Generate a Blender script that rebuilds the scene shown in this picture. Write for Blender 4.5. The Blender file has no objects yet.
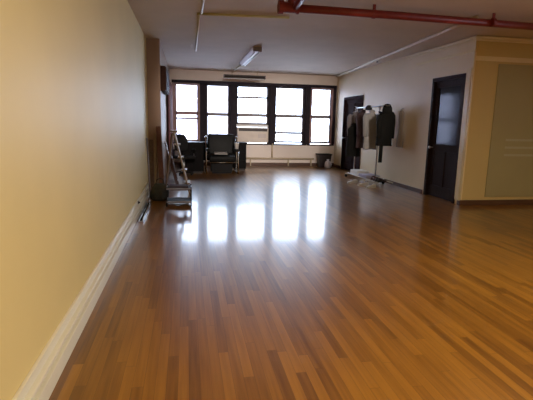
import bpy, bmesh, math, random
from mathutils import Vector, Matrix
random.seed(7)
C = bpy.context.scene.collection
sc = bpy.context.scene
PI = math.pi

# ---------------------------------------------------------------- camera
cam_d = bpy.data.cameras.new('camera'); cam = bpy.data.objects.new('camera', cam_d); C.objects.link(cam)
cam_d.sensor_width = 36.0; cam_d.lens = 440.9 / 533.0 * 36.0; cam_d.clip_start = 0.02; cam_d.clip_end = 300
fw = Vector((0.17669589, 0.96895446, -0.17293299)); rt = Vector((0.98422571, -0.17552, 0.02219214)); up = Vector((0.00885003, 0.17412636, 0.98468355))
cam.matrix_world = Matrix(((rt.x, up.x, -fw.x, 0), (rt.y, up.y, -fw.y, 0), (rt.z, up.z, -fw.z, 1.45), (0, 0, 0, 1)))
sc.camera = cam

# ---------------------------------------------------------------- world, daylight, exposure
W = bpy.data.worlds.new('overcast_sky'); sc.world = W; W.use_nodes = True
bg = W.node_tree.nodes['Background']
bg.inputs[0].default_value = (0.63, 0.77, 1.0, 1); bg.inputs[1].default_value = 13.0
sc.view_settings.view_transform = 'Standard'; sc.view_settings.look = 'None'
sc.view_settings.gamma = 1.0; sc.view_settings.use_curve_mapping = False
sc.view_settings.exposure = 0.2
ADDED_LAMP_POWER = 52.0; FILL_SPOT_POWER = 600.0

def area(name, loc, rot, sx, sy, power, col, portal=False):
    l = bpy.data.lights.new(name, 'AREA'); l.shape = 'RECTANGLE'; l.size = sx; l.size_y = sy
    l.energy = power; l.color = col
    if portal: l.cycles.is_portal = True
    o = bpy.data.objects.new(name, l); C.objects.link(o); o.location = loc; o.rotation_euler = rot
    return o
# sky portals at the street windows (facing into the room) and at the added side window of the front room
area('street_window_portal', (2.28, 14.86, 1.72), (-PI / 2, 0, 0), 5.4, 1.95, 1, (1, 1, 1), True)
area('added_window_portal', (9.08, 1.5, 1.7), (PI / 2, 0, PI / 2), 2.2, 1.9, 1, (1, 1, 1), True)

# ---------------------------------------------------------------- materials
def nm(name):
    m = bpy.data.materials.new(name); m.use_nodes = True
    return m, m.node_tree.nodes, m.node_tree.links, m.node_tree.nodes['Principled BSDF']
def mat(name, col, rough=0.6, metal=0.0, var=0.06, scale=6.0, bump=0.0, bscale=60.0, coat=0.0, stretch=(1, 1, 1), spec=0.5):
    m, N, L, b = nm(name)
    b.inputs['Roughness'].default_value = rough; b.inputs['Metallic'].default_value = metal
    b.inputs['Coat Weight'].default_value = coat; b.inputs['Coat Roughness'].default_value = 0.08
    b.inputs['Specular IOR Level'].default_value = spec
    tc = N.new('ShaderNodeTexCoord'); mp = N.new('ShaderNodeMapping'); mp.inputs['Scale'].default_value = stretch
    L.new(tc.outputs['Object'], mp.inputs[0])
    n = N.new('ShaderNodeTexNoise'); n.inputs['Scale'].default_value = scale; n.inputs['Detail'].default_value = 5
    L.new(mp.outputs[0], n.inputs[0])
    r = N.new('ShaderNodeValToRGB'); L.new(n.outputs[0], r.inputs[0])
    r.color_ramp.elements[0].position = 0.3; r.color_ramp.elements[1].position = 0.7
    r.color_ramp.elements[0].color = tuple(c * (1 - var) for c in col) + (1,)
    r.color_ramp.elements[1].color = tuple(min(1, c * (1 + var)) for c in col) + (1,)
    L.new(r.outputs[0], b.inputs['Base Color'])
    if bump:
        n2 = N.new('ShaderNodeTexNoise'); n2.inputs['Scale'].default_value = bscale; L.new(mp.outputs[0], n2.inputs[0])
        bp = N.new('ShaderNodeBump'); bp.inputs['Strength'].default_value = bump; bp.inputs['Distance'].default_value = 0.01
        L.new(n2.outputs[0], bp.inputs['Height']); L.new(bp.outputs[0], b.inputs['Normal'])
    return m

def floor_material():
    m, N, L, b = nm('oak_strip_floor')
    tc = N.new('ShaderNodeTexCoord'); sp = N.new('ShaderNodeSeparateXYZ'); L.new(tc.outputs['Object'], sp.inputs[0])
    def M(op, a, bb=None):
        n = N.new('ShaderNodeMath'); n.operation = op
        for i, v in enumerate((a, bb)):
            if v is None: continue
            if isinstance(v, (int, float)): n.inputs[i].default_value = v
            else: L.new(v, n.inputs[i])
        return n.outputs[0]
    wdt = 0.062
    xr = M('DIVIDE', sp.outputs[0], wdt); row = M('FLOOR', xr); fx = M('FRACT', xr)
    w1 = N.new('ShaderNodeTexWhiteNoise'); w1.noise_dimensions = '1D'; L.new(row, w1.inputs['W'])
    yy = M('DIVIDE', M('ADD', sp.outputs[1], M('MULTIPLY', w1.outputs[0], 7.3)), 1.05)
    col = M('FLOOR', yy); fy = M('FRACT', yy)
    cb = N.new('ShaderNodeCombineXYZ'); L.new(row, cb.inputs[0]); L.new(col, cb.inputs[1])
    w2 = N.new('ShaderNodeTexWhiteNoise'); w2.noise_dimensions = '2D'; L.new(cb.outputs[0], w2.inputs['Vector'])
    # grain, stretched along each board
    mp = N.new('ShaderNodeMapping'); mp.inputs['Scale'].default_value = (26, 1.1, 1); L.new(tc.outputs['Object'], mp.inputs[0])
    va = N.new('ShaderNodeVectorMath'); va.operation = 'ADD'; L.new(mp.outputs[0], va.inputs[0])
    vs = N.new('ShaderNodeVectorMath'); vs.operation = 'SCALE'; vs.inputs['Scale'].default_value = 20; L.new(w2.outputs['Color'], vs.inputs[0])
    L.new(vs.outputs[0], va.inputs[1])
    g = N.new('ShaderNodeTexNoise'); g.inputs['Scale'].default_value = 1.6; g.inputs['Detail'].default_value = 6; L.new(va.outputs[0], g.inputs[0])
    big = N.new('ShaderNodeTexNoise'); big.inputs['Scale'].default_value = 0.55; big.inputs['Detail'].default_value = 2; L.new(tc.outputs['Object'], big.inputs[0])
    v = M('ADD', M('MULTIPLY', w2.outputs[0], 0.30), M('ADD', M('MULTIPLY', g.outputs[0], 0.50), M('MULTIPLY', big.outputs[0], 0.35)))
    r = N.new('ShaderNodeValToRGB'); L.new(v, r.inputs[0])
    e = r.color_ramp.elements
    e[0].position = 0.25; e[0].color = FLOOR_DARK
    e[1].position = 1.02; e[1].color = FLOOR_LIGHT
    k = e.new(0.6); k.color = FLOOR_MID
    gap = M('MAXIMUM', M('LESS_THAN', fx, 0.035), M('LESS_THAN', fy, 0.003))
    mx = N.new('ShaderNodeMix'); mx.data_type = 'RGBA'; L.new(M('MULTIPLY', gap, 0.55), mx.inputs[0]); L.new(r.outputs[0], mx.inputs[6])
    mx.inputs[7].default_value = (0.05, 0.018, 0.006, 1)
    L.new(mx.outputs[2], b.inputs['Base Color'])
    b.inputs['Roughness'].default_value = 0.30; b.inputs['Specular IOR Level'].default_value = 0.5; b.inputs['IOR'].default_value = 1.5
    b.inputs['Coat Weight'].default_value = 0.5; b.inputs['Coat Roughness'].default_value = 0.10
    h = M('ADD', M('MULTIPLY', gap, -0.5), M('MULTIPLY', w2.outputs[0], 0.12))
    wv = N.new('ShaderNodeTexNoise'); wv.inputs['Scale'].default_value = 7; L.new(tc.outputs['Object'], wv.inputs[0])
    h = M('ADD', h, M('MULTIPLY', wv.outputs[0], 0.5))
    bp = N.new('ShaderNodeBump'); bp.inputs['Strength'].default_value = 0.05; bp.inputs['Distance'].default_value = 0.003
    L.new(h, bp.inputs['Height']); L.new(bp.outputs[0], b.inputs['Normal'])
    return m
FLOOR_DARK = (0.08, 0.025, 0.003, 1); FLOOR_MID = (0.26, 0.106, 0.011, 1); FLOOR_LIGHT = (0.44, 0.195, 0.022, 1)

def glass_material(name='window_glass', tint=(1, 1, 1), refl=0.04):
    m, N, L, b = nm(name); N.remove(b)
    out = N['Material Output']
    t = N.new('ShaderNodeBsdfTransparent'); t.inputs[0].default_value = tint + (1,)
    g = N.new('ShaderNodeBsdfGlossy'); g.inputs['Roughness'].default_value = 0.02
    f = N.new('ShaderNodeFresnel'); f.inputs['IOR'].default_value = 1.45
    mx = N.new('ShaderNodeMixShader'); L.new(f.outputs[0], mx.inputs[0]); L.new(t.outputs[0], mx.inputs[1]); L.new(g.outputs[0], mx.inputs[2])
    L.new(mx.outputs[0], out.inputs[0])
    return m

M_floor = floor_material()
M_wall = mat('cream_wall_paint', (0.76, 0.585, 0.245), 0.55, var=0.03, scale=1.3, bump=0.06, bscale=90)
M_wall_far = mat('pale_wall_paint', (0.93, 0.84, 0.77), 0.6, var=0.03, scale=1.5)
M_wall_right = mat('right_wall_paint', (0.80, 0.65, 0.41), 0.55, var=0.03, scale=1.5)
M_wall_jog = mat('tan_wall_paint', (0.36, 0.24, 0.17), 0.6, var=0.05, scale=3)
M_wall_alc = mat('ochre_wall_paint', (0.62, 0.465, 0.19), 0.55, var=0.03, scale=1.3)
M_ceil = mat('ceiling_paint', (0.66, 0.55, 0.44), 0.8, var=0.04, scale=2.0, bump=0.1, bscale=25)
M_trimw = mat('white_gloss_trim', (0.80, 0.74, 0.58), 0.35, var=0.03)
M_cream_trim = mat('cream_trim', (0.80, 0.66, 0.36), 0.4, var=0.03)
M_brown = mat('dark_brown_baseboard', (0.10, 0.045, 0.025), 0.4, var=0.15, stretch=(1, 8, 8))
M_mull = mat('dark_window_paint', (0.022, 0.015, 0.024), 0.6, var=0.1, spec=0.2)
M_sash = mat('grey_sash_paint', (0.26, 0.23, 0.25), 0.5, var=0.06)
M_sashp = mat('pinkish_sash_paint', (0.42, 0.25, 0.24), 0.5, var=0.06)
M_glass = glass_material()
M_doorwood = mat('dark_stained_door_wood', (0.026, 0.014, 0.010), 0.5, var=0.25, scale=3, stretch=(14, 14, 1), spec=0.05)
M_dw1 = M_doorwood; M_dw2 = mat('matt_dark_door_wood', (0.026, 0.010, 0.009), 0.85, var=0.25, scale=3, stretch=(14, 14, 1), spec=0.06)
M_doorglass = mat('dark_door_glass', (0.02, 0.021, 0.024), 0.1, var=0.05, spec=0.10)
M_red = mat('red_pipe_paint', (0.20, 0.02, 0.014), 0.4, var=0.12, scale=9)
M_conduit = mat('painted_conduit', (0.62, 0.52, 0.36), 0.5, var=0.06)
M_yconduit = mat('yellowish_conduit', (0.62, 0.52, 0.22), 0.5, var=0.06)
M_steel = mat('brushed_steel', (0.62, 0.61, 0.62), 0.28, 1.0, var=0.05)
M_chrome = mat('chrome', (0.85, 0.84, 0.84), 0.12, 1.0, var=0.02)
M_black = mat('black_leather', (0.009, 0.010, 0.010), 0.5, var=0.15, scale=25, bump=0.25, bscale=120, spec=0.2)
M_blackm = mat('black_lacquer', (0.009, 0.008, 0.009), 0.6, var=0.15, scale=8, spec=0.1)
M_blackp = mat('black_plastic', (0.018, 0.018, 0.020), 0.65, var=0.1, spec=0.2)
M_woodtan = mat('pale_pine', (0.30, 0.21, 0.12), 0.5, var=0.22, scale=3, stretch=(18, 18, 1.5))
M_woodred = mat('reddish_dark_wood', (0.13, 0.05, 0.028), 0.5, var=0.25, scale=3, stretch=(18, 18, 1.5))
M_woodmid = mat('brown_board', (0.17, 0.105, 0.065), 0.5, var=0.25, scale=3, stretch=(18, 18, 1.5))
M_white = mat('white_enamel', (0.80, 0.79, 0.77), 0.35, var=0.02)
M_fixture = mat('fixture_enamel', (0.68, 0.61, 0.58), 0.4, var=0.03)
M_ac = mat('beige_air_conditioner_plastic', (0.78, 0.70, 0.62), 0.5, var=0.04)
M_grille = mat('dark_grille', (0.05, 0.04, 0.04), 0.5, var=0.1)
M_panel = mat('grey_green_glass_panel', (0.39, 0.335, 0.165), 0.3, var=0.03, scale=1.2)
M_stripe = mat('frosted_stripe', (0.46, 0.43, 0.26), 0.5, var=0.02)
M_coatb = mat('black_wool', (0.010, 0.010, 0.009), 0.9, var=0.2, scale=40, bump=0.3, bscale=150, spec=0.2)
M_shirt = mat('grey_cotton', (0.36, 0.35, 0.34), 0.85, var=0.06, scale=20, bump=0.2, bscale=120)
M_jackp = mat('plum_brown_cloth', (0.065, 0.038, 0.042), 0.85, var=0.15, scale=20, bump=0.2, bscale=120)
M_jackg = mat('grey_cloth', (0.24, 0.21, 0.21), 0.85, var=0.1, scale=20, bump=0.2, bscale=120)
M_dress = mat('taupe_cloth', (0.40, 0.33, 0.25), 0.9, var=0.06, scale=20)
M_cap = mat('black_felt', (0.014, 0.013, 0.013), 0.9, var=0.1)
M_drape = mat('maroon_drape_cloth', (0.26, 0.11, 0.12), 0.85, var=0.12, scale=14)
M_val = mat('dark_walnut', (0.05, 0.022, 0.014), 0.7, var=0.2, scale=4, stretch=(10, 1, 10), spec=0.1)
M_bag = mat('white_plastic_bag', (0.78, 0.74, 0.80), 0.35, var=0.04)
M_shoew = mat('white_shoe_leather', (0.74, 0.72, 0.70), 0.45, var=0.04)
M_shoeb = mat('dark_shoe_leather', (0.03, 0.02, 0.022), 0.4, var=0.1)
M_shoer = mat('dark_red_shoe_leather', (0.10, 0.03, 0.03), 0.4, var=0.1)
M_lilac = mat('lilac_cloth', (0.42, 0.38, 0.50), 0.8, var=0.06)
M_olive = mat('dark_olive_canvas', (0.05, 0.048, 0.035), 0.9, var=0.15, scale=20, bump=0.2, bscale=120)
M_bldg = mat('pale_facade', (0.80, 0.76, 0.86), 0.8, var=0.05, scale=0.6)
M_bldgw = mat('facade_window', (0.55, 0.53, 0.66), 0.2, var=0.05)
M_ext = mat('pale_paving', (0.58, 0.56, 0.56), 0.9, var=0.08)
M_tube = bpy.data.materials.new('added_lamp_tube'); M_tube.use_nodes = True
_b = M_tube.node_tree.nodes['Principled BSDF']; _b.inputs['Emission Color'].default_value = (1, 0.9, 0.72, 1); _b.inputs['Emission Strength'].default_value = 6

# ---------------------------------------------------------------- mesh helpers
class MB:
    def __init__(s): s.bm = bmesh.new()
    def box(s, c, d, rot=None, bev=0.0):
        g = bmesh.ops.create_cube(s.bm, size=1.0); vs = g['verts']
        bmesh.ops.scale(s.bm, vec=d, verts=vs)
        if bev > 0:
            es = list({e for v in vs for e in v.link_edges})
            r = bmesh.ops.bevel(s.bm, geom=es, offset=min(bev, min(d) * 0.45), segments=2, affect='EDGES', profile=0.6)
            vs = list({v for f in r['faces'] for v in f.verts} | {v for v in vs if v.is_valid})
        if rot: bmesh.ops.rotate(s.bm, cent=(0, 0, 0), matrix=rot if isinstance(rot, Matrix) else Matrix.Rotation(rot[1], 3, rot[0]), verts=vs)
        bmesh.ops.translate(s.bm, vec=c, verts=vs)
        return s
    def bb(s, x0, x1, y0, y1, z0, z1, bev=0.0):
        return s.box(((x0 + x1) / 2, (y0 + y1) / 2, (z0 + z1) / 2), (abs(x1 - x0), abs(y1 - y0), abs(z1 - z0)), None, bev)
    def bar(s, a, b, w, t, bev=0.004):                      # rectangular bar between two points
        a, b = Vector(a), Vector(b); d = b - a
        q = d.to_track_quat('Z', 'Y').to_matrix()
        return s.box((a + b) / 2, (w, t, d.length), q, bev)
    def tube(s, pts, r, n=10):
        pts = [Vector(p) for p in pts]; rings = []
        rs = r if isinstance(r, (list, tuple)) else [r] * len(pts)
        for i, p in enumerate(pts):
            d = (pts[min(i + 1, len(pts) - 1)] - pts[max(i - 1, 0)]).normalized()
            ref = Vector((0, 0, 1)) if abs(d.z) < 0.9 else Vector((1, 0, 0))
            u = d.cross(ref).normalized(); v = d.cross(u)
            rings.append([s.bm.verts.new(p + (u * math.cos(2 * PI * k / n) + v * math.sin(2 * PI * k / n)) * rs[i]) for k in range(n)])
        for A, B in zip(rings, rings[1:]):
            for k in range(n): s.bm.faces.new((A[k], A[(k + 1) % n], B[(k + 1) % n], B[k]))
        s.bm.faces.new(rings[0][::-1]); s.bm.faces.new(rings[-1])
        return s
    def loft(s, rings, cap=True):
        R = [[s.bm.verts.new(p) for p in r] for r in rings]; n = len(R[0])
        for A, B in zip(R, R[1:]):
            for k in range(n): s.bm.faces.new((A[k], A[(k + 1) % n], B[(k + 1) % n], B[k]))
        if cap: s.bm.faces.new(R[0][::-1]); s.bm.faces.new(R[-1])
        return s
    def lathe(s, prof, c=(0, 0, 0), n=20, sx=1.0, sy=1.0):
        rings = [[(c[0] + r * sx * math.cos(2 * PI * k / n), c[1] + r * sy * math.sin(2 * PI * k / n), c[2] + z) for k in range(n)] for r, z in prof]
        return s.loft(rings)
    def build(s, name, m, parent=None, smooth=False, loc=(0, 0, 0)):
        bmesh.ops.recalc_face_normals(s.bm, faces=s.bm.faces)
        me = bpy.data.meshes.new(name); s.bm.to_mesh(me); s.bm.free()
        if smooth:
            for p in me.polygons: p.use_smooth = True
        me.materials.append(m)
        o = bpy.data.objects.new(name, me); C.objects.link(o); o.location = loc
        if parent: o.parent = parent
        return o
def smooth_sub(o, lv=1):
    md = o.modifiers.new('soft', 'SUBSURF'); md.levels = lv; md.render_levels = lv
    return o
def tag(o, label, cat, group=None, kind=None):
    o['label'] = label; o['category'] = cat
    if group: o['group'] = group
    if kind: o['kind'] = kind
    return o
def thing(name, label, cat, loc=(0, 0, 0), rz=0, group=None):
    o = bpy.data.objects.new(name, None); C.objects.link(o); o.location = loc; o.rotation_euler = (0, 0, rz)
    return tag(o, label, cat, group)
def struct(o, label=None, cat=None):
    o['kind'] = 'structure'
    if label: o['label'] = label; o['category'] = cat
    return o
def dup(root, loc, rz=0, label=None):
    r = root.copy(); C.objects.link(r); r.location = loc; r.rotation_euler = (0, 0, rz)
    if label: r['label'] = label
    for ch in list(root.children):
        c = ch.copy(); C.objects.link(c); c.parent = r
        for g in list(ch.children):
            d = g.copy(); C.objects.link(d); d.parent = c
    return r

# ---------------------------------------------------------------- room dimensions
XL, XR, YF, ZC = -0.78, 5.04, 14.73, 3.046
YJ, XJ = 9.46, -0.52          # the left wall steps in by 26 cm beyond here
YC, XE = 7.375, 9.0           # corner where the long right wall turns; east wall of the front room
YB = -3.5
T = 0.2

struct(MB().bb(XL - T, XE + T, YB - T, YF + T, -0.2, 0).build('floor', M_floor), 'glossy honey brown strip wood floor of the loft', 'floor')
struct(MB().bb(XL - T, XE + T, YB - T, YF + T, ZC, ZC + 0.2).build('ceiling', M_ceil), 'flat greyish painted ceiling of the loft', 'ceiling')
struct(MB().bb(XL - T, XL, YB, YJ, 0, ZC).build('wall_left', M_wall), 'long yellow cream wall on the left of the room', 'wall')
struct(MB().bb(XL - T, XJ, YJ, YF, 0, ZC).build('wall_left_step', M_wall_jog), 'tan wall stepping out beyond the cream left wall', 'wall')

# right wall with two door openings
D1 = (7.55, 8.66, 2.42); D2 = (12.35, 13.95, 2.30)
b = MB()
b.bb(XR, XR + T, YC, D1[0], 0, ZC); b.bb(XR, XR + T, D1[0], D1[1], D1[2], ZC); b.bb(XR, XR + T, D1[1], D2[0], 0, ZC)
b.bb(XR, XR + T, D2[0], D2[1], D2[2], ZC); b.bb(XR, XR + T, D2[1], YF, 0, ZC)
struct(b.build('wall_right', M_wall_right), 'pale wall on the right with two dark doors in it', 'wall')
struct(MB().bb(XR + T, XE + T, YC, YC + T, 0, ZC).bb(XR, XR + T, YC - 0.004, YC, 0, ZC).build('wall_front_room', M_wall_alc), 'ochre wall facing the front of the room past the near door', 'wall')
# far wall with one long opening for five windows
WZ0, WZ1 = 0.75, 2.68
b = MB()
b.bb(XL - T, XR + T, YF, YF + T, 0, WZ0); b.bb(XL - T, XR + T, YF, YF + T, WZ1, ZC)
b.bb(XL - T, -0.46, YF, YF + T, WZ0, WZ1); b.bb(5.02, XR + T, YF, YF + T, WZ0, WZ1)
struct(b.build('wall_far', M_wall_far), 'pale far wall with a row of five windows', 'wall')
# walls behind the camera and to the side, with an unseen window added to light the front room
struct(MB().bb(XL - T, XE + T, YB - T, YB, 0, ZC).build('wall_rear', M_wall), 'cream wall behind the viewer', 'wall')
b = MB()
b.bb(XE, XE + T, YB, 0.4, 0, ZC); b.bb(XE, XE + T, 2.6, YC, 0, ZC); b.bb(XE, XE + T, 0.4, 2.6, 0, 0.75); b.bb(XE, XE + T, 0.4, 2.6, 2.65, ZC)
struct(b.build('wall_side', M_wall), 'cream side wall of the front room around the added window', 'wall')
w = thing('window_6', 'unseen side window added to light the front room', 'window'); w['kind'] = 'structure'
b = MB()
for y in (0.4, 1.47, 2.54): b.bb(XE + 0.04, XE + 0.12, y, y + 0.06, 0.75, 2.65)
b.bb(XE + 0.04, XE + 0.12, 0.4, 2.6, 0.75, 0.81); b.bb(XE + 0.04, XE + 0.12, 0.4, 2.6, 2.59, 2.65)
b.build('frame', M_mull, w); MB().bb(XE + 0.075, XE + 0.081, 0.44, 2.56, 0.8, 2.6).build('pane', M_glass, w)

# ---------------------------------------------------------------- skirting and mouldings
b = MB()
b.bb(XL, XL + 0.022, YB, YJ, 0.15, 0.21, 0.006); b.bb(XL, XL + 0.05, YB, YJ, 0.125, 0.15, 0.006)
b.bb(XL, XL + 0.03, YB, YJ, 0.09, 0.125); b.bb(XL, XL + 0.06, YB, YJ, 0.0, 0.10, 0.006)
struct(b.build('baseboard_left', M_trimw), 'white stepped baseboard along the cream left wall', 'baseboard')
struct(MB().bb(XJ, XJ + 0.025, YJ, YF, 0, 0.12, 0.004).build('baseboard_left_step', M_brown))
b = MB()
for y0, y1 in ((YC, D1[0] - 0.1), (D1[1] + 0.08, D2[0] - 0.09), (D2[1] + 0.09, YF)): b.bb(XR - 0.02, XR, y0, y1, 0, 0.085, 0.004)
struct(b.build('baseboard_right', M_brown))
struct(MB().bb(XR - 0.02, XE, YC - 0.024, YC - 0.004, 0, 0.10, 0.004).build('baseboard_front_room', M_brown), 'dark brown baseboard under the ochre wall', 'baseboard')
struct(MB().bb(XJ, XR, YF - 0.02, YF, 0, 0.11, 0.004).build('baseboard_far', M_brown), 'brown baseboard under the far windows', 'baseboard')
# cornice turning round the corner, picture rail above the near door, corner bead
b = MB()
b.bb(XR - 0.05, XR, YC - 0.054, 9.9, 2.99, 3.03, 0.01); b.bb(XR - 0.05, XE, YC - 0.054, YC - 0.004, 2.99, 3.03, 0.01)
b.bb(XR - 0.025, XR, YC - 0.03, 9.9, 2.955, 2.99, 0.01); b.bb(XR - 0.025, XE, YC - 0.03, YC - 0.004, 2.955, 2.99, 0.01)
struct(b.build('trim_cornice', M_cream_trim), 'cream cornice turning round the corner above the near door', 'moulding')
struct(MB().bb(XR - 0.03, XR, YC - 0.03, 9.4, 2.76, 2.81, 0.01).build('trim_picture_rail', M_cream_trim), 'cream rail on the wall above the near door', 'moulding')
struct(MB().bb(XR - 0.012, XR + 0.02, YC - 0.016, YC + 0.02, 0.1, 2.76, 0.006).build('trim_corner_bead', M_cream_trim), 'cream bead on the wall corner beside the near door', 'moulding')
struct(MB().bb(XR + 0.02, XE, YC - 0.016, YC - 0.004, 2.62, 2.70, 0.004).build('trim_front_room_band', M_cream_trim), 'cream band along the top of the ochre wall', 'moulding')

# ---------------------------------------------------------------- far windows
units = [(-0.38, 0.40), (0.62, 1.40), (1.61, 2.70), (2.90, 3.93), (4.15, 4.90)]
for i, (x0, x1) in enumerate(units):
    w = thing('window_%d' % (i + 1), ['leftmost far window, pinkish frame, half hidden by dark desk', 'second far window from the left, above the desk', 'middle far window with the air conditioner below it',
        'fourth far window from the left with an extra low rail', 'rightmost far window beside the far door'][i], 'window'); w['kind'] = 'structure'
    zb = 1.39 if i == 2 else WZ0 + 0.05; zt = WZ1 - 0.07
    fm = M_sashp if i == 0 else M_sash
    f = MB()                                                 # outer frame
    f.bb(x0 - 0.03, x0 + 0.03, YF + 0.04, YF + 0.16, WZ0, WZ1); f.bb(x1 - 0.03, x1 + 0.03, YF + 0.04, YF + 0.16, WZ0, WZ1)
    f.bb(x0 - 0.03, x1 + 0.03, YF + 0.04, YF + 0.16, zt, WZ1)
    f.build('frame', M_sashp if i in (0, 4) else M_mull, w)
    u = MB()                                                 # upper sash
    u.bb(x0 + 0.03, x0 + 0.065, YF + 0.11, YF + 0.15, 1.66, zt); u.bb(x1 - 0.065, x1 - 0.03, YF + 0.11, YF + 0.15, 1.66, zt)
    u.bb(x0 + 0.03, x1 - 0.03, YF + 0.11, YF + 0.15, 1.645, 1.735); u.bb(x0 + 0.03, x1 - 0.03, YF + 0.11, YF + 0.15, zt - 0.03, zt)
    if i == 2: u.bb(x0 + 0.03, x1 - 0.03, YF + 0.11, YF + 0.15, 2.22, 2.29)
    u.build('upper_sash', fm, w)
    l = MB()                                                 # lower sash
    zr = 1.70 if i else 1.74
    l.bb(x0 + 0.03, x0 + 0.07, YF + 0.06, YF + 0.10, zb, zr); l.bb(x1 - 0.07, x1 - 0.03, YF + 0.06, YF + 0.10, zb, zr)
    l.bb(x0 + 0.03, x1 - 0.03, YF + 0.06, YF + 0.10, zr - 0.075, zr + 0.01); l.bb(x0 + 0.03, x1 - 0.03, YF + 0.06, YF + 0.10, zb - 0.02, zb + 0.05)
    if i == 3: l.bb(x0 + 0.03, x1 - 0.03, YF + 0.06, YF + 0.10, 1.08, 1.16)
    if i == 0: l.bb(x0 + 0.03, x1 - 0.03, YF + 0.06, YF + 0.10, 1.50, 1.56)
    l.build('lower_sash', fm, w)
    MB().bb(x0 + 0.04, x1 - 0.04, YF + 0.127, YF + 0.131, 1.69, zt - 0.01).build('upper_pane', M_glass, w)
    MB().bb(x0 + 0.05, x1 - 0.05, YF + 0.078, YF + 0.082, zb, zr - 0.02).build('lower_pane', M_glass, w)
    s = MB().bb(x0 - 0.1, x1 + 0.1, YF - 0.03, YF + 0.04, WZ0 - 0.04, WZ0, 0.006)
    s.build('window_sill', M_mull, w)
for k, (x0, x1) in enumerate(((0.43, 0.59), (1.43, 1.58), (2.73, 2.87), (3.96, 4.12))):
    struct(MB().bb(x0, x1, YF - 0.03, YF + 0.17, WZ0, WZ1, 0.01).build('trim_%d' % (k + 1), M_mull), 'dark mullion, %s from the left between the far windows' % ('first', 'second', 'third', 'fourth')[k], 'mullion')
struct(MB().bb(4.93, 5.02, YF - 0.03, YF + 0.17, WZ0, WZ1, 0.01).build('trim_5', M_mull), 'dark post at the right end of the window row', 'mullion')
struct(MB().bb(-0.46, -0.41, YF - 0.03, YF + 0.17, WZ0, WZ1, 0.01).build('trim_6', M_sashp), 'pinkish post at the left end of the window row', 'mullion')
struct(MB().bb(-0.46, 5.02, YF - 0.035, YF - 0.002, WZ1 - 0.04, WZ1 + 0.05, 0.008).build('trim_7', M_mull), 'dark head rail along the top of the far windows', 'window head')

# air conditioner under the raised sash of the middle window
t = thing('air_conditioner', 'beige window air conditioner fitted under the middle far window', 'air conditioner', (2.16, YF - 0.02, 0.84))
MB().bb(-0.53, 0.50, -0.20, 0.30, -0.06, 0.44, 0.02).build('housing', M_ac, t)
b = MB()
for k in range(5): b.bb(-0.47, 0.44, -0.215, -0.205, 0.33 + k * 0.017, 0.339 + k * 0.017)
b.bb(-0.49, 0.46, -0.208, -0.199, 0.32, 0.415)
b.build('air_grille', M_grille, t)
MB().bb(0.16, 0.42, -0.212, -0.198, 0.10, 0.24, 0.008).build('control_panel', M_fixture, t)
b = MB().bb(-0.50, -0.30, -0.208, -0.199, 0.05, 0.27, 0.004); b.build('front_cover', M_ac, t)
MB().bb(-0.545, 0.515, -0.03, 0.10, 0.45, 0.53, 0.006).build('filler_strip', M_white, t)

# heating pipe under the windows and riser
t = thing('heating_pipe', 'thin pinkish heating pipe running low under the far windows', 'pipe', (0, YF - 0.08, 0.26))
MB().tube([(1.9, 0, 0), (4.3, 0, 0)], 0.03).build('pipe_run', M_conduit, t, True)
MB().tube([(2.83, 0, 0.02), (2.83, 0, 0.5)], 0.025).build('riser', M_conduit, t, True)
for x in (2.1, 3.4, 4.2): MB().bb(x - 0.015, x + 0.015, -0.02, 0.075, -0.26, 0.0).build('bracket', M_conduit, t)

# ---------------------------------------------------------------- doors
def door(name, lab, y0, y1, z1, glass):
    d = thing(name, lab, 'door', (XR, 0, 0)); d['kind'] = 'structure'
    M_doorwood = M_dw1 if glass else M_dw2
    f = MB(); k = 0.07
    f.bb(-0.025, T, y0, y0 + k, 0, z1); f.bb(-0.025, T, y1 - k, y1, 0, z1); f.bb(-0.025, T, y0, y1, z1 - k, z1)
    f.build('door_frame', M_doorwood, d)
    b = MB(); a, c = y0 + k, y1 - k; s = 0.12
    b.bb(0.03, 0.075, a, a + s, 0.01, z1 - k, 0.004); b.bb(0.03, 0.075, c - s, c, 0.01, z1 - k, 0.004)
    zm = 1.02
    b.bb(0.03, 0.075, a + s, c - s, 0.01, 0.24, 0.004); b.bb(0.03, 0.075, a + s, c - s, zm - 0.07, zm + 0.07, 0.004); b.bb(0.03, 0.075, a + s, c - s, z1 - k - 0.13, z1 - k, 0.004)
    lf = b.build('door_leaf', M_doorwood, d)
    n = MB()
    mid = (a + c) / 2
    n.bb(0.045, 0.065, a + s, mid - 0.04, 0.24, zm - 0.07, 0.01); n.bb(0.045, 0.065, mid + 0.04, c - s, 0.24, zm - 0.07, 0.01); n.bb(0.03, 0.075, mid - 0.04, mid + 0.04, 0.24, zm - 0.07)
    if not glass:
        n.bb(0.045, 0.065, a + s, mid - 0.04, zm + 0.07, z1 - k - 0.13, 0.01); n.bb(0.045, 0.065, mid + 0.04, c - s, zm + 0.07, z1 - k - 0.13, 0.01); n.bb(0.03, 0.075, mid - 0.04, mid + 0.04, zm + 0.07, z1 - k - 0.13)
    n.build('door_panel', M_doorwood, d)
    if glass: MB().bb(0.05, 0.058, a + s, c - s, zm + 0.07, z1 - k - 0.13).build('door_glass', M_doorglass, d)
    MB().tube([(0.03, c - 0.06, 1.02), (-0.03, c - 0.06, 1.02)], 0.012).lathe([(0.0, -0.03), (0.024, -0.018), (0.03, 0), (0.024, 0.018), (0.0, 0.03)], (-0.045, c - 0.06, 1.02), 12).build('door_handle', M_steel, d, True)
    MB().bb(0.08, T, y0, y1, 0, z1).build('door_back', M_doorwood, d)
    return d
door('door_1', 'dark wooden door with glass upper pane near the wall corner', D1[0], D1[1], D1[2], True)
door('door_2', 'dark panelled door at the far end behind the clothes rack', D2[0], D2[1], D2[2], False)
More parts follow.
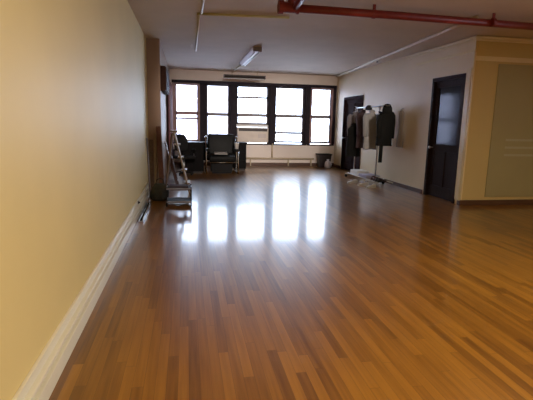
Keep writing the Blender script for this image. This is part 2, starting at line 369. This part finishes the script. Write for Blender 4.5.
# light casing strip between the near door and the corner
struct(MB().bb(XR - 0.02, XR, YC + 0.03, D1[0] - 0.005, 0.085, 2.5, 0.004).build('trim_door_casing', M_cream_trim), 'cream casing between near door and corner', 'moulding')

# ---------------------------------------------------------------- grey-green panel on the ochre wall
t = thing('glass_panel', 'large grey green glass panel with faint stripes on ochre wall', 'panel', (5.53, YC - 0.004, 0.16))
MB().bb(0, 2.6, -0.02, 0, 0, 2.42, 0.004).build('panel_sheet', M_panel, t)
for z in (1.07, 0.93, 0.79):
    MB().bb(0.30, 2.5, -0.023, -0.0195, z - 0.02, z + 0.02).build('stripe', M_stripe, t)

# ---------------------------------------------------------------- ceiling services
t = thing('sprinkler_pipe', 'red painted sprinkler pipe running across under the ceiling', 'pipe', (0, 5.93, 2.925))
MB().tube([(1.30, 0, 0), (2.87, 0.02, 0), (8.9, 0.25, 0)], 0.052, 16).build('pipe_run', M_red, t, True)
b = MB(); b.tube([(1.18, -0.005, 0), (1.24, -0.005, 0)], 0.085, 16); b.tube([(1.24, -0.005, 0), (1.42, 0, 0)], 0.066, 16)
b.tube([(1.42, 0, 0), (1.45, 0, 0)], 0.075, 16)
b.build('end_fitting', M_red, t, False)
b = MB(); b.tube([(1.36, 0, 0.02), (1.36, 0, 0.125)], 0.06, 14); b.build('ceiling_branch', M_red, t, True)
b = MB(); b.tube([(1.40, -0.04, 0.0), (1.40, -0.55, 0.03), (1.42, -2.6, 0.03)], 0.042, 14); b.build('branch_pipe', M_red, t, True)
for x in (2.5, 4.3):
    MB().bb(x - 0.02, x + 0.02, 0.008, 0.022, 0.03, 0.125).tube([(x - 0.018, 0.02, 0), (x + 0.018, 0.02, 0)], 0.06, 16).build('hanger', M_red, t)

tag(MB().tube([(0.20, 7.07, ZC - 0.018), (0.22, 10.63, ZC - 0.018)], 0.017).build('ceiling_conduit', M_conduit, None, True), 'pale thin conduit running away along ceiling left of the strip light', 'conduit')
tag(MB().tube([(0.17, 7.05, ZC - 0.018), (1.55, 6.92, ZC - 0.018)], 0.018).build('ceiling_conduit', M_yconduit, None, True), 'yellowish conduit crossing ceiling toward the red pipe end', 'conduit')
tag(MB().tube([(0.235, 7.02, ZC - 0.018), (0.235, 3.0, ZC - 0.018)], 0.014).build('ceiling_conduit', M_conduit, None, True), 'pale conduit at the top picture edge, nearest on the ceiling', 'conduit')
tag(MB().tube([(4.93, 14.5, ZC - 0.03), (4.56, 10.4, ZC - 0.03), (4.23, 6.9, ZC - 0.03), (4.15, 6.1, ZC - 0.03)], 0.032).build('ceiling_conduit', M_conduit, None, True), 'thick pale conduit along the ceiling beside the right wall', 'conduit')
tag(MB().tube([(1.50, 12.45, ZC - 0.018), (1.48, 14.7, ZC - 0.018)], 0.017).build('ceiling_conduit', M_conduit, None, True), 'short pale conduit from strip light to the far windows', 'conduit')
t = thing('fire_sprinkler', 'small dark sprinkler head on ceiling near the right conduit', 'sprinkler', (4.66, 10.7, ZC))
MB().tube([(0, 0, 0), (0, 0, -0.05)], 0.016).build('stem', M_grille, t); MB().lathe([(0.03, -0.065), (0.03, -0.055), (0.012, -0.05)], (0, 0, 0), 12).build('deflector', M_grille, t)

def strip_light(name, label, loc, rz, length, lit, body=M_fixture, power=None, col=(1.0, 0.86, 0.62)):
    t = thing(name, label, 'ceiling light', loc, rz, None)
    b = MB()
    prof = [(-0.09, 0), (0.09, 0), (0.09, -0.03), (0.055, -0.085), (-0.055, -0.085), (-0.09, -0.03)]
    b.loft([[(x, -length / 2, z) for x, z in prof], [(x, length / 2, z) for x, z in prof]])
    b.build('housing', body, t)
    for s in (-1, 1):
        MB().box((0, s * (length / 2 + 0.008), -0.045), (0.19, 0.02, 0.10), None, 0.004).build('end_cap', M_sash, t)
        MB().tube([(s * 0.045, -length / 2 + 0.03, -0.10), (s * 0.045, length / 2 - 0.03, -0.10)], 0.014).build('tube', M_tube if lit else M_white, t, True)
    if lit:
        l = bpy.data.lights.new('added_strip_glow', 'AREA'); l.shape = 'RECTANGLE'; l.size = 0.2; l.size_y = length; l.energy = power or ADDED_LAMP_POWER; l.color = col
        o = bpy.data.objects.new('added_strip_glow', l); C.objects.link(o); o.parent = t; o.location = (0, 0, -0.13)
    return t
strip_light('ceiling_strip_light', 'pinkish white strip light running lengthwise on the ceiling', (1.515, 11.05, ZC), 0, 2.5, False)
strip_light('ceiling_strip_light', 'dark slim strip light crosswise above the far windows', (1.72, 13.55, ZC - 0.22), PI / 2, 1.22, False, M_grille)
hp = [o for o in C.objects if o.name.startswith('ceiling_strip_light')][1]
for k in (-0.38, 0.38): MB().tube([(0, k, 0), (0, k, 0.22)], 0.008).build('hanger_rod', M_conduit, hp)
for x, y in ((1.3, 0.6), (3.3, 2.6), (5.6, 0.6)):  # unseen lamps added to brighten the near wall and floor
    strip_light('ceiling_strip_light', 'warm strip light added on the ceiling out of view to brighten the room', (x, y, ZC), 0, 2.4, True)['group'] = 'added strip lights over the viewer'

t = thing('added_track_light', 'track with three lamp heads added above the view to brighten the far end', 'added track light', (2.0, 3.9, ZC - 0.002))
MB().bb(-1.9, 1.9, -0.018, 0.018, -0.03, 0).build('track', M_white, t)
for x, aim in ((-1.5, 0.02), (0.2, 0.03), (1.7, 0.0)):  # added spots out of view, lifting the dark far end
    h = MB().tube([(x, 0, -0.03), (x, 0, -0.31)], 0.010).tube([(x, -0.09, -0.31), (x, 0.07, -0.335)], [0.045, 0.055], 16).build('added_lamp_head', M_white, t, True)
    l = bpy.data.lights.new('added_fill_spot', 'SPOT'); l.energy = FILL_SPOT_POWER; l.color = (1.0, 0.88, 0.80); l.spot_size = 0.52; l.spot_blend = 0.8; l.shadow_soft_size = 0.06
    o = bpy.data.objects.new('added_fill_spot', l); C.objects.link(o); o.parent = t; o.location = (x, 0.11, -0.34)
    o.rotation_euler = (PI / 2 - 0.155, 0, -aim)

# ---------------------------------------------------------------- left side: valance and drape on the stepped wall
t = thing('wall_cabinet', 'dark wooden cabinet mounted high on the stepped left wall', 'cabinet', (XJ, 10.35, 2.05))
MB().bb(0, 0.10, -0.75, 0.75, 0, 0.50, 0.006).build('body', M_val, t)
for s in (-1, 1):
    d = MB().bb(0.10, 0.118, min(s * 0.01, s * 0.73), max(s * 0.01, s * 0.73), 0.02, 0.48, 0.004).build('door', M_val, t)
    MB().tube([(0.118, s * 0.07, 0.1), (0.135, s * 0.07, 0.1)], 0.01).build('knob', M_steel, d)
def drape(y0, y1, z0, z1, x):
    m = MB(); n = 60; th = 0.012
    ring = []
    for zz in (z0, (z0 + z1) / 2, z1):
        r = []
        A = 0.035 if zz < z1 else 0.022
        for k in range(n + 1):
            y = y0 + (y1 - y0) * k / n; r.append((x + A * math.sin(k * 2 * PI / 6.5), y, zz))
        for k in range(n, -1, -1):
            y = y0 + (y1 - y0) * k / n; r.append((x + th + A * math.sin(k * 2 * PI / 6.5), y, zz))
        ring.append(r)
    return m.loft(ring)
t = thing('curtain', 'maroon curtain hanging on the left wall beside the windows', 'curtain', (0, 0, 0))
drape(12.0, 14.3, 0.25, 2.50, XJ + 0.055).build('cloth', M_drape, t, True)
MB().tube([(XJ + 0.06, 11.9, 2.53), (XJ + 0.06, 14.4, 2.53)], 0.015).build('rod', M_val, t, True)
for y in (11.95, 14.35): MB().bb(XJ, XJ + 0.07, y - 0.01, y + 0.01, 2.52, 2.54).build('rod_bracket', M_val, t)

# ---------------------------------------------------------------- left clutter
t = thing('step_ladder', 'pale wooden A-frame stepladder standing against the left clutter', 'ladder', (-0.24, 8.85, 0))
top = 1.24
for y in (-0.17, 0.17):
    MB().bar((0.30, y * 1.25, 0), (0.0, y, top), 0.06, 0.028).build('rail', M_woodtan, t)
    MB().bar((-0.19, y * 1.2, 0), (-0.03, y * 0.85, top - 0.03), 0.05, 0.025).build('rear_leg', M_woodmid, t)
for k in range(1, 5):
    f = k / 5.0; MB().box((0.30 * (1 - f), 0, top * f), (0.11, 0.33 + 0.08 * (1 - f), 0.024), None, 0.004).build('tread', M_woodtan, t)
MB().box((-0.005, 0, top + 0.005), (0.15, 0.42, 0.026), None, 0.005).build('top_step', M_woodmid, t)
MB().bar((-0.15, -0.19, 0.3), (-0.15, 0.19, 0.3), 0.04, 0.018).build('rear_brace', M_woodmid, t); MB().bar((-0.08, -0.17, 0.85), (-0.08, 0.17, 0.85), 0.04, 0.018).build('rear_brace', M_woodmid, t)

def plank(label, a, bb_, w, th, m):
    o = MB().bar(a, bb_, w, th).build('leaning_board', m); tag(o, label, 'board')
plank('dark reddish board leaning by the wall step, tallest board', (-0.47, 8.55, 0.01), (-0.57, 9.42, 1.32), 0.10, 0.025, M_woodred)
plank('pale narrow board leaning left of the dark reddish board', (-0.60, 8.7, 0.01), (-0.65, 9.42, 1.18), 0.045, 0.022, M_woodtan)
plank('brown board leaning in the corner of the wall step', (-0.68, 8.9, 0.01), (-0.72, 9.42, 1.05), 0.08, 0.02, M_woodmid)
tag(MB().tube([(-0.69, 8.5, 0.008), (-0.755, 8.8, 1.1)], 0.016).build('leaning_pole', M_sash, None, True), 'thin grey metal pole leaning on the cream left wall', 'pole')
tag(MB().tube([(-0.54, 8.72, 0.008), (-0.62, 9.42, 1.1)], 0.013).build('leaning_pole', M_woodtan, None, True), 'thin pale wooden pole leaning between the boards', 'pole')

t = thing('low_stand', 'low dark two-tier metal stand in front of the stepladder', 'stand', (-0.14, 7.78, 0))
for z in (0.05, 0.275):
    s = MB().bb(-0.20, 0.20, -0.19, 0.19, z, z + 0.03, 0.006).build('shelf', M_blackp, t)
    b = MB(); b.bb(-0.21, 0.21, -0.215, -0.19, z + 0.012, z + 0.04, 0.004); b.bb(-0.21, 0.21, 0.19, 0.215, z + 0.012, z + 0.04, 0.004); b.bb(-0.215, -0.2, -0.2, 0.2, z + 0.012, z + 0.04); b.bb(0.2, 0.215, -0.2, 0.2, z + 0.012, z + 0.04)
    b.build('rim', M_sash, s)
for sx in (-1, 1):
    for sy in (-1, 1): MB().tube([(sx * 0.205, sy * 0.2, 0), (sx * 0.205, sy * 0.2, 0.33)], 0.012).build('leg', M_blackp, t, True)
tag(MB().bb(-0.30, 0.02, 7.68, 7.92, 0.306, 0.335, 0.008).build('folded_cloth', M_jackp), 'folded dark cloth lying on the low dark stand', 'cloth')

t = thing('canvas_bag', 'dark olive canvas bag slumped on the floor behind the low stand', 'bag', (-0.50, 8.22, 0), 0.3)
m = MB(); rings = []
for z, rx, ry in ((0.0, 0.13, 0.10), (0.03, 0.16, 0.13), (0.14, 0.17, 0.14), (0.24, 0.14, 0.09), (0.30, 0.10, 0.04), (0.31, 0.08, 0.02)):
    rings.append([(rx * math.cos(a) * (1 + 0.06 * math.sin(5 * a + 9 * z)), ry * math.sin(a) * (1 + 0.08 * math.sin(3 * a + 5 * z)), z) for a in [2 * PI * k / 22 for k in range(22)]])
m.loft(rings).build('body', M_olive, t, True)
MB().tube([(-0.07, -0.02, 0.28), (-0.06, -0.03, 0.38), (0.0, -0.04, 0.41), (0.06, -0.03, 0.38), (0.07, -0.02, 0.28)], 0.010, 8).build('handle', M_olive, t, True)
t = thing('folded_chair', 'dark wooden folding chair folded flat against wall behind the stepladder', 'folding chair', (-0.265, 9.95, 0), PI / 2)
for s_ in (-1, 1):
    MB().bar((s_ * 0.20, -0.05, 0), (s_ * 0.19, 0.20, 0.98), 0.035, 0.022).build('leg', M_woodred, t)
    MB().bar((s_ * 0.165, -0.08, 0), (s_ * 0.155, 0.08, 0.72), 0.03, 0.02).build('leg', M_woodred, t)
for f in (0.74, 0.86, 0.96): MB().box((0, -0.05 + 0.25 * f, 0.98 * f), (0.37, 0.016, 0.065), Matrix.Rotation(-0.25, 3, 'X'), 0.004).build('back_slat', M_woodred, t)
MB().box((0, 0.035, 0.50), (0.30, 0.022, 0.36), Matrix.Rotation(-0.22, 3, 'X'), 0.004).build('seat', M_woodred, t)
MB().bar((-0.165, -0.055, 0.14), (0.165, -0.055, 0.14), 0.025, 0.018).build('stretcher', M_woodred, t)

# dark slotted items lying along the baseboard
t = thing('cable_channel', 'grey slotted channel lying on floor along the left baseboard', 'channel', (-0.66, 7.3, 0))
b = MB(); b.bb(-0.035, 0.035, -0.9, 0.55, 0, 0.012, 0.002); b.bb(-0.035, -0.028, -0.9, 0.55, 0.01, 0.06); b.bb(0.028, 0.035, -0.9, 0.55, 0.01, 0.06); b.build('body', M_steel, t)
MB().tube([(0, -0.88, 0.022), (0.005, 0, 0.022), (-0.003, 0.5, 0.022)], 0.013).build('cable', M_blackp, t, True)
t = thing('wall_outlet', 'small dark outlet on the left baseboard near the clutter', 'outlet', (XL + 0.022, 7.0, 0.18))
MB().bb(0, 0.012, -0.035, 0.035, -0.02, 0.02, 0.003).build('plate', M_grille, t); MB().bb(0.012, 0.03, -0.015, 0.015, -0.012, 0.012, 0.004).build('plug', M_blackp, t)

# ---------------------------------------------------------------- desk corner
t = thing('desk', 'long black desk standing in front of the left windows', 'desk', (0.78, 13.55, 0))
MB().bb(-1.0, 1.0, -0.35, 0.35, 0.80, 0.84, 0.006).build('desktop', M_blackm, t)
for s in (-1, 1):
    p = MB().bb(min(s * 0.98, s * 0.62), max(s * 0.98, s * 0.62), -0.32, 0.32, 0.06, 0.80, 0.004).build('pedestal', M_blackm, t)
    for z in (0.10, 0.34, 0.58):
        dd = MB().bb(min(s * 0.96, s * 0.64), max(s * 0.96, s * 0.64), -0.337, -0.32, z, z + 0.21, 0.004).build('drawer', M_blackm, p)
    b = MB().bb(min(s * 0.96, s * 0.64), max(s * 0.96, s * 0.64), -0.28, 0.28, 0, 0.06); b.build('plinth', M_grille, p)
MB().bb(-0.62, 0.62, 0.28, 0.30, 0.25, 0.80).build('modesty_panel', M_blackm, t)
# left cabinet beside the desk
t = thing('low_cabinet', 'black low cabinet with two doors left of the armchair', 'cabinet', (0.16, 12.75, 0))
MB().bb(-0.30, 0.30, -0.22, 0.22, 0.05, 0.86, 0.006).build('body', M_blackm, t)
for s in (-1, 1):
    d = MB().bb(min(s * 0.005, s * 0.29), max(s * 0.005, s * 0.29), -0.238, -0.22, 0.07, 0.83, 0.004).build('door', M_blackm, t)
    MB().tube([(s * 0.03, -0.238, 0.55), (s * 0.03, -0.26, 0.55), (s * 0.03, -0.26, 0.45), (s * 0.03, -0.238, 0.45)], 0.006).build('handle', M_steel, d)
MB().bb(-0.27, 0.27, -0.19, 0.19, 0, 0.05).build('plinth', M_grille, t)

t = thing('armchair', 'black leather armchair with chrome frame in front of the desk', 'armchair', (0.97, 12.55, 0))
o = MB().box((0, 0.30, 0.79), (0.76, 0.16, 0.62), Matrix.Rotation(-0.16, 3, 'X'), 0.06).build('backrest', M_black, t, True)
o = MB().box((0, -0.02, 0.45), (0.72, 0.62, 0.17), Matrix.Rotation(0.10, 3, 'X'), 0.05).build('seat', M_black, t, True)
for s in (-1, 1):
    MB().box((s * 0.40, 0.0, 0.66), (0.11, 0.58, 0.08), None, 0.03).build('armrest', M_black, t, True)
    MB().tube([(s * 0.44, 0.30, 0.98), (s * 0.44, 0.24, 0.64), (s * 0.44, 0.22, 0.02), (s * 0.44, -0.28, 0.02), (s * 0.44, -0.30, 0.64)], 0.02).build('side_frame', M_chrome, t, True)
    MB().lathe([(0.0, -0.035), (0.03, -0.02), (0.036, 0), (0.03, 0.02), (0, 0.035)], (s * 0.44, 0.31, 1.0), 12).build('knob', M_chrome, t, True)
MB().tube([(-0.44, 0.22, 0.30), (0.44, 0.22, 0.30)], 0.016).build('cross_bar', M_chrome, t, True); MB().tube([(-0.44, -0.26, 0.33), (0.44, -0.26, 0.33)], 0.016).build('cross_bar', M_chrome, t, True)
b = MB().bb(-0.30, 0.30, -0.1, 0.2, 0.05, 0.33, 0.02); b.build('base_box', M_blackp, t)
b = MB(); b.bb(-0.28, 0.28, -0.08, 0.18, 0, 0.05); b.build('base_foot', M_blackp, t)

t = thing('paper_cup', 'white paper cup standing on the armchair right armrest', 'cup', (1.375, 12.36, 0.701))
MB().lathe([(0.045, 0), (0.065, 0.15), (0.068, 0.153), (0.06, 0.15), (0.04, 0.01)], (0, 0, 0), 20).build('cup_body', M_white, t, True)
MB().lathe([(0.07, 0.15), (0.07, 0.165), (0.05, 0.172), (0.0, 0.172)], (0, 0, 0), 20).build('lid', M_white, t, True)
tag(MB().box((0.93, 12.42, 0.575), (0.36, 0.24, 0.05), Matrix.Rotation(0.1, 3, 'X'), 0.02).build('seat_highlight', M_shirt), 'grey slab standing for the highlight on the black armchair seat', 'cloth')  # seat highlight made as a thin grey slab

t = thing('office_chair', 'black swivel office chair left of the low cabinet', 'office chair', (-0.08, 12.15, 0), 0.5)
b = MB()
rings = []
for z, hw, y in ((0.62, 0.17, 0.20), (0.72, 0.21, 0.19), (0.88, 0.22, 0.205), (1.02, 0.19, 0.24), (1.10, 0.11, 0.265)):
    rings.append([(hw * math.cos(a), y - 0.05 * (math.cos(a) ** 2) + 0.035 * math.sin(a), z) for a in [2 * PI * k / 20 for k in range(20)]])
smooth_sub(b.loft(rings).build('backrest', M_blackp, t, True))
MB().box((0, -0.03, 0.48), (0.46, 0.46, 0.09), None, 0.04).build('seat', M_blackp, t, True)
MB().tube([(0, 0.16, 0.45), (0, 0.26, 0.5), (0, 0.25, 0.72)], 0.022).build('back_support', M_blackp, t, True)
MB().tube([(0, 0, 0.08), (0, 0, 0.44)], 0.028).build('gas_column', M_steel, t, True)
for k in range(5):
    a = 2 * PI * k / 5
    l = MB().bar((0, 0, 0.10), (0.27 * math.cos(a), 0.27 * math.sin(a), 0.065), 0.045, 0.03).build('base_arm', M_blackp, t)
    MB().lathe([(0, -0.025), (0.02, -0.018), (0.025, 0), (0.02, 0.018), (0, 0.025)], (0.27 * math.cos(a), 0.27 * math.sin(a), 0.027), 10).build('caster', M_blackp, l, True)
for s in (-1, 1): MB().tube([(s * 0.20, 0.05, 0.46), (s * 0.27, 0.05, 0.50), (s * 0.27, 0.05, 0.68), (s * 0.27, -0.14, 0.69)], 0.018).build('armrest', M_blackp, t, True)

# ---------------------------------------------------------------- waste bin by the far right corner
t = thing('waste_bin', 'dark waste bin under the rightmost far window', 'bin', (4.55, 14.35, 0))
prof = lambda k, z: [(sx * k, sy * k * 0.8, z) for sx, sy in ((-1, -1), (1, -1), (1, 1), (-1, 1))]
MB().loft([prof(0.17, 0), prof(0.22, 0.44), prof(0.20, 0.44), prof(0.16, 0.03)]).build('bin_body', M_shoeb, t)
MB().loft([prof(0.232, 0.42), prof(0.236, 0.455), prof(0.20, 0.455), prof(0.20, 0.42)]).build('rim', M_blackp, t)
m = MB(); rings = []
for z, r in ((0, 0.09), (0.05, 0.115), (0.14, 0.12), (0.22, 0.085), (0.26, 0.035), (0.30, 0.05)):
    rings.append([((r * (1 + 0.14 * math.sin(3 * a + z * 20))) * math.cos(a), (r * (1 + 0.12 * math.cos(4 * a + z * 9))) * math.sin(a), z) for a in [2 * PI * k / 18 for k in range(18)]])
o = m.loft(rings).build('plastic_bag', M_bag, None, True, (4.60, 14.02, 0)); tag(o, 'knotted white plastic bag standing before the dark waste bin', 'bag')

# ---------------------------------------------------------------- clothes rack
RX, RY0, RY1, RZ = 4.60, 9.72, 11.75, 1.90
t = thing('clothes_rack', 'pale metal rolling clothes rack standing along the right wall', 'clothes rack', (RX, 0, 0))
MB().tube([(0, RY0, RZ), (0, RY1, RZ)], 0.014).build('hanging_bar', M_steel, t, True)
for y in (10.24, RY1 - 0.06):
    MB().tube([(0, y, 0.10), (0, y, RZ + 0.01)], 0.015).build('upright', M_steel, t, True)
    f = MB().tube([(-0.24, y, 0.10), (0.24, y, 0.10)], 0.015).build('foot_bar', M_white, t, True)
    for s in (-1, 1): MB().lathe([(0.0, -0.042), (0.03, -0.03), (0.042, 0), (0.03, 0.03), (0, 0.042)], (s * 0.22, y, 0.043), 12).build('caster', M_blackp, f, True)
for x in (-0.17, 0.17): MB().tube([(x, 9.62, 0.115), (x, RY1 - 0.06, 0.115)], 0.013).build('base_rail', M_white, t, True)

def garment(name, label, cat, y, z_sh, z_hem, hw_sh, hw_hem, dep, m, sleeves=True, hood=False, rz=0, drop=0.06, x=RX, slen=0.62):
    t = thing(name, label, cat, (x, y, RZ), rz)
    H = RZ - z_sh
    MB().tube([(0, 0, -H + 0.02), (0, 0, -0.03), (0.03, 0, 0.0), (0.02, 0, 0.022), (0, 0, 0.028), (-0.02, 0, 0.02)], 0.004, 6).build('hanger_hook', M_steel, t, True)
    L = z_sh - z_hem; rings = []; n = 36
    ph = random.uniform(0, 6)
    for f, kw, kd in ((0.0, 0.30, 0.55), (0.03, 0.55, 0.75), (0.08, 0.92, 0.95), (0.15, 1.0, 1.0), (0.3, 0.97, 1.0), (0.5, None, 1.05), (0.75, None, 1.1), (0.97, None, 1.15), (1.0, None, 1.08)):
        hw = hw_sh * kw if kw is not None else hw_sh * 0.97 + (hw_hem - hw_sh * 0.97) * (f - 0.3) / 0.7
        z = -H - L * f - (drop if kw is not None and f > 0.1 else 0) * 0
        r = []
        for k in range(n):
            a = 2 * PI * k / n
            rip = 1 + 0.16 * f * math.sin(7 * a + ph) + 0.05 * f * math.sin(11 * a + 2 * ph)
            slope = -0.10 * abs(math.cos(a)) * (1 if f < 0.1 else 0) * hw * 2
            r.append((hw * (abs(math.cos(a)) ** 0.7) * math.copysign(1, math.cos(a)) * (1 + 0.02 * f * math.sin(5 * a)), dep * kd * math.sin(a) * rip, z + slope + 0.012 * f * math.sin(4 * a + ph)))
        rings.append(r)
    MB().loft(rings).build('body', m, t, True)
    if sleeves:
        for s in (-1, 1):
            pts = [(s * hw_sh * 0.80, 0, -H - 0.07 * L), (s * hw_sh * 1.02, -0.01, -H - 0.16 * L), (s * (hw_sh * 1.08), -0.03, -H - 0.35 * slen - 0.05), (s * (hw_sh * 1.06), -0.05, -H - slen)]
            MB().tube(pts, [0.065, 0.075, 0.065, 0.05], 12).build('sleeve', m, t, True)
    # collar
    MB().lathe([(0.06, 0), (0.085, -0.035), (0.075, -0.05), (0.055, -0.03)], (0, 0, -H + 0.035), 16, 1.0, 0.7).build('collar', m, t, True)
    if hood:
        MB().lathe([(0.0, 0.12), (0.07, 0.10), (0.115, 0.03), (0.125, -0.06), (0.09, -0.13), (0.0, -0.15)], (0, -0.05, -H + 0.03), 18, 1.0, 0.75).build('hood', m, t, True)
    return t
g = garment('hooded_coat', 'long black hooded coat hanging at near end of the rack', 'coat', 9.98, 1.80, 0.97, 0.17, 0.20, 0.11, M_coatb, True, True, 0.15, x=4.645, slen=0.66)
MB().box((-0.13, -0.09, -1.10), (0.10, 0.015, 0.46), None, 0.005).build('hanging_belt', M_coatb, g)
garment('shirt', 'pale grey shirt hanging just beyond the black coat', 'shirt', 10.62, 1.78, 0.84, 0.155, 0.18, 0.06, M_shirt, True, x=4.57)
garment('jacket', 'plum brown jacket hanging in front of far door', 'jacket', 11.15, 1.80, 0.85, 0.14, 0.16, 0.07, M_jackp, True, rz=0.3, x=4.55)
garment('jacket', 'grey jacket hanging at far end of rack beside the far door', 'jacket', 11.58, 1.76, 0.95, 0.15, 0.17, 0.07, M_jackg, True, rz=-0.2, x=4.52)
garment('jacket', 'dark jacket hanging lowest on the rack at its far end', 'jacket', 11.38, 1.45, 0.60, 0.17, 0.20, 0.06, M_coatb, False, x=4.42)
t = thing('dress', 'taupe dress hanging flat on the wall right of the coat', 'dress', (XR - 0.05, 9.86, 1.80), PI / 2)
MB().lathe([(0.06, 0.0), (0.12, -0.05), (0.13, -0.2), (0.10, -0.4), (0.17, -0.85), (0.165, -0.86)], (0, 0, 0), 24, 1.0, 0.22).build('body', M_dress, t, True)
MB().tube([(0, -0.045, 0.05), (0, 0.0, 0.05), (0, 0.02, 0.0), (0, 0, -0.02)], 0.006, 6).build('wall_hook', M_steel, t, True)
t = thing('cap', 'small black cap hooked on the rack bar above the grey shirt', 'cap', (RX - 0.03, 10.83, 1.87))
MB().lathe([(0.0, 0.075), (0.05, 0.065), (0.085, 0.02), (0.09, -0.05), (0.075, -0.05), (0.0, -0.01)], (0, 0, 0), 18).build('crown', M_cap, t, True)
MB().lathe([(0.02, -0.045), (0.085, -0.05), (0.085, -0.058), (0.02, -0.052)], (0, -0.06, 0), 16, 0.9, 1.0).build('peak', M_cap, t, True)

# shoes on the rack's base and on the floor before it
def shoe(label, m, loc, rz, group):
    t = thing('shoe', label, 'shoe', loc, rz, group)
    n = 14; rings = []
    for y, hw, h in ((-0.135, 0.018, 0.06), (-0.12, 0.032, 0.085), (-0.08, 0.037, 0.10), (-0.03, 0.037, 0.09), (0.03, 0.043, 0.065), (0.08, 0.047, 0.05), (0.12, 0.038, 0.042), (0.142, 0.016, 0.034)):
        rings.append([(hw * math.cos(a), y, 0.016 + max(0.0, (h - 0.016)) * (0.5 + 0.5 * math.sin(a))) for a in [2 * PI * k / n for k in range(n)]])
    MB().loft(rings).build('upper', m, t, True)
    b = MB(); b.loft([[(hw * math.cos(a), y0 + ln * math.sin(a), z) for a in [2 * PI * k / 18 for k in range(18)]] for hw, y0, ln, z in ((0.047, 0.0, 0.145, 0), (0.047, 0.0, 0.145, 0.02))]); b.build('sole', M_white if m is M_shoew else M_blackp, t)
    MB().bb(-0.015, 0.015, -0.005, 0.055, 0.068, 0.085, 0.005).build('lace', M_white if m is not M_shoew else M_lilac, t)
    return t
zz = 0.128
shoe('left dark shoe of the pair at near end of the rack base', M_shoeb, (4.53, 9.68, zz), -1.2, 'shoes on the rack base')
shoe('right dark shoe of the pair at near end of the rack base', M_shoeb, (4.53, 9.82, zz), -1.2, 'shoes on the rack base')
shoe('dark red shoe on the rack base below the black coat', M_shoer, (4.55, 9.97, zz), -1.3, 'shoes on the rack base')
shoe('second dark red shoe on rack base, farther of the two', M_shoer, (4.55, 10.11, zz), -1.3, 'shoes on the rack base')
shoe('white shoe on the floor before rack, nearest white one', M_shoew, (4.24, 9.62, 0), 1.9, 'shoes on the floor by the rack')
shoe('white shoe on the floor before rack, middle white one', M_shoew, (4.20, 10.0, 0), 1.5, 'shoes on the floor by the rack')
shoe('white shoe on the floor before rack, farthest white one', M_shoew, (4.10, 10.45, 0), 1.7, 'shoes on the floor by the rack')
tag(MB().bb(4.40, 4.78, 10.35, 10.85, 0.129, 0.20, 0.02).build('storage_box', M_lilac), 'lilac grey flat box lying on the rack base', 'box')
tag(MB().bb(4.42, 4.76, 11.0, 11.5, 0.129, 0.24, 0.02).build('storage_box', M_white), 'white flat box at the far end of rack base', 'box')

# ---------------------------------------------------------------- outside: street and pale building opposite
struct(MB().bb(-60, 60, YF + 0.6, 60, -8.2, -8).build('ground', M_ext), 'street below the far windows', 'street')
t = thing('building', 'pale facade across the street outside the left windows', 'building', (-4, 34, -8))
MB().bb(-14, 7.2, 0, 10, 0, 12.6).build('facade', M_bldg, t)
for i in range(6):
    for j in range(3):
        MB().bb(-12.6 + i * 3.3, -11.0 + i * 3.3, -0.06, 0.02, 1.5 + j * 3.9, 3.9 + j * 3.9).build('window', M_bldgw, t)
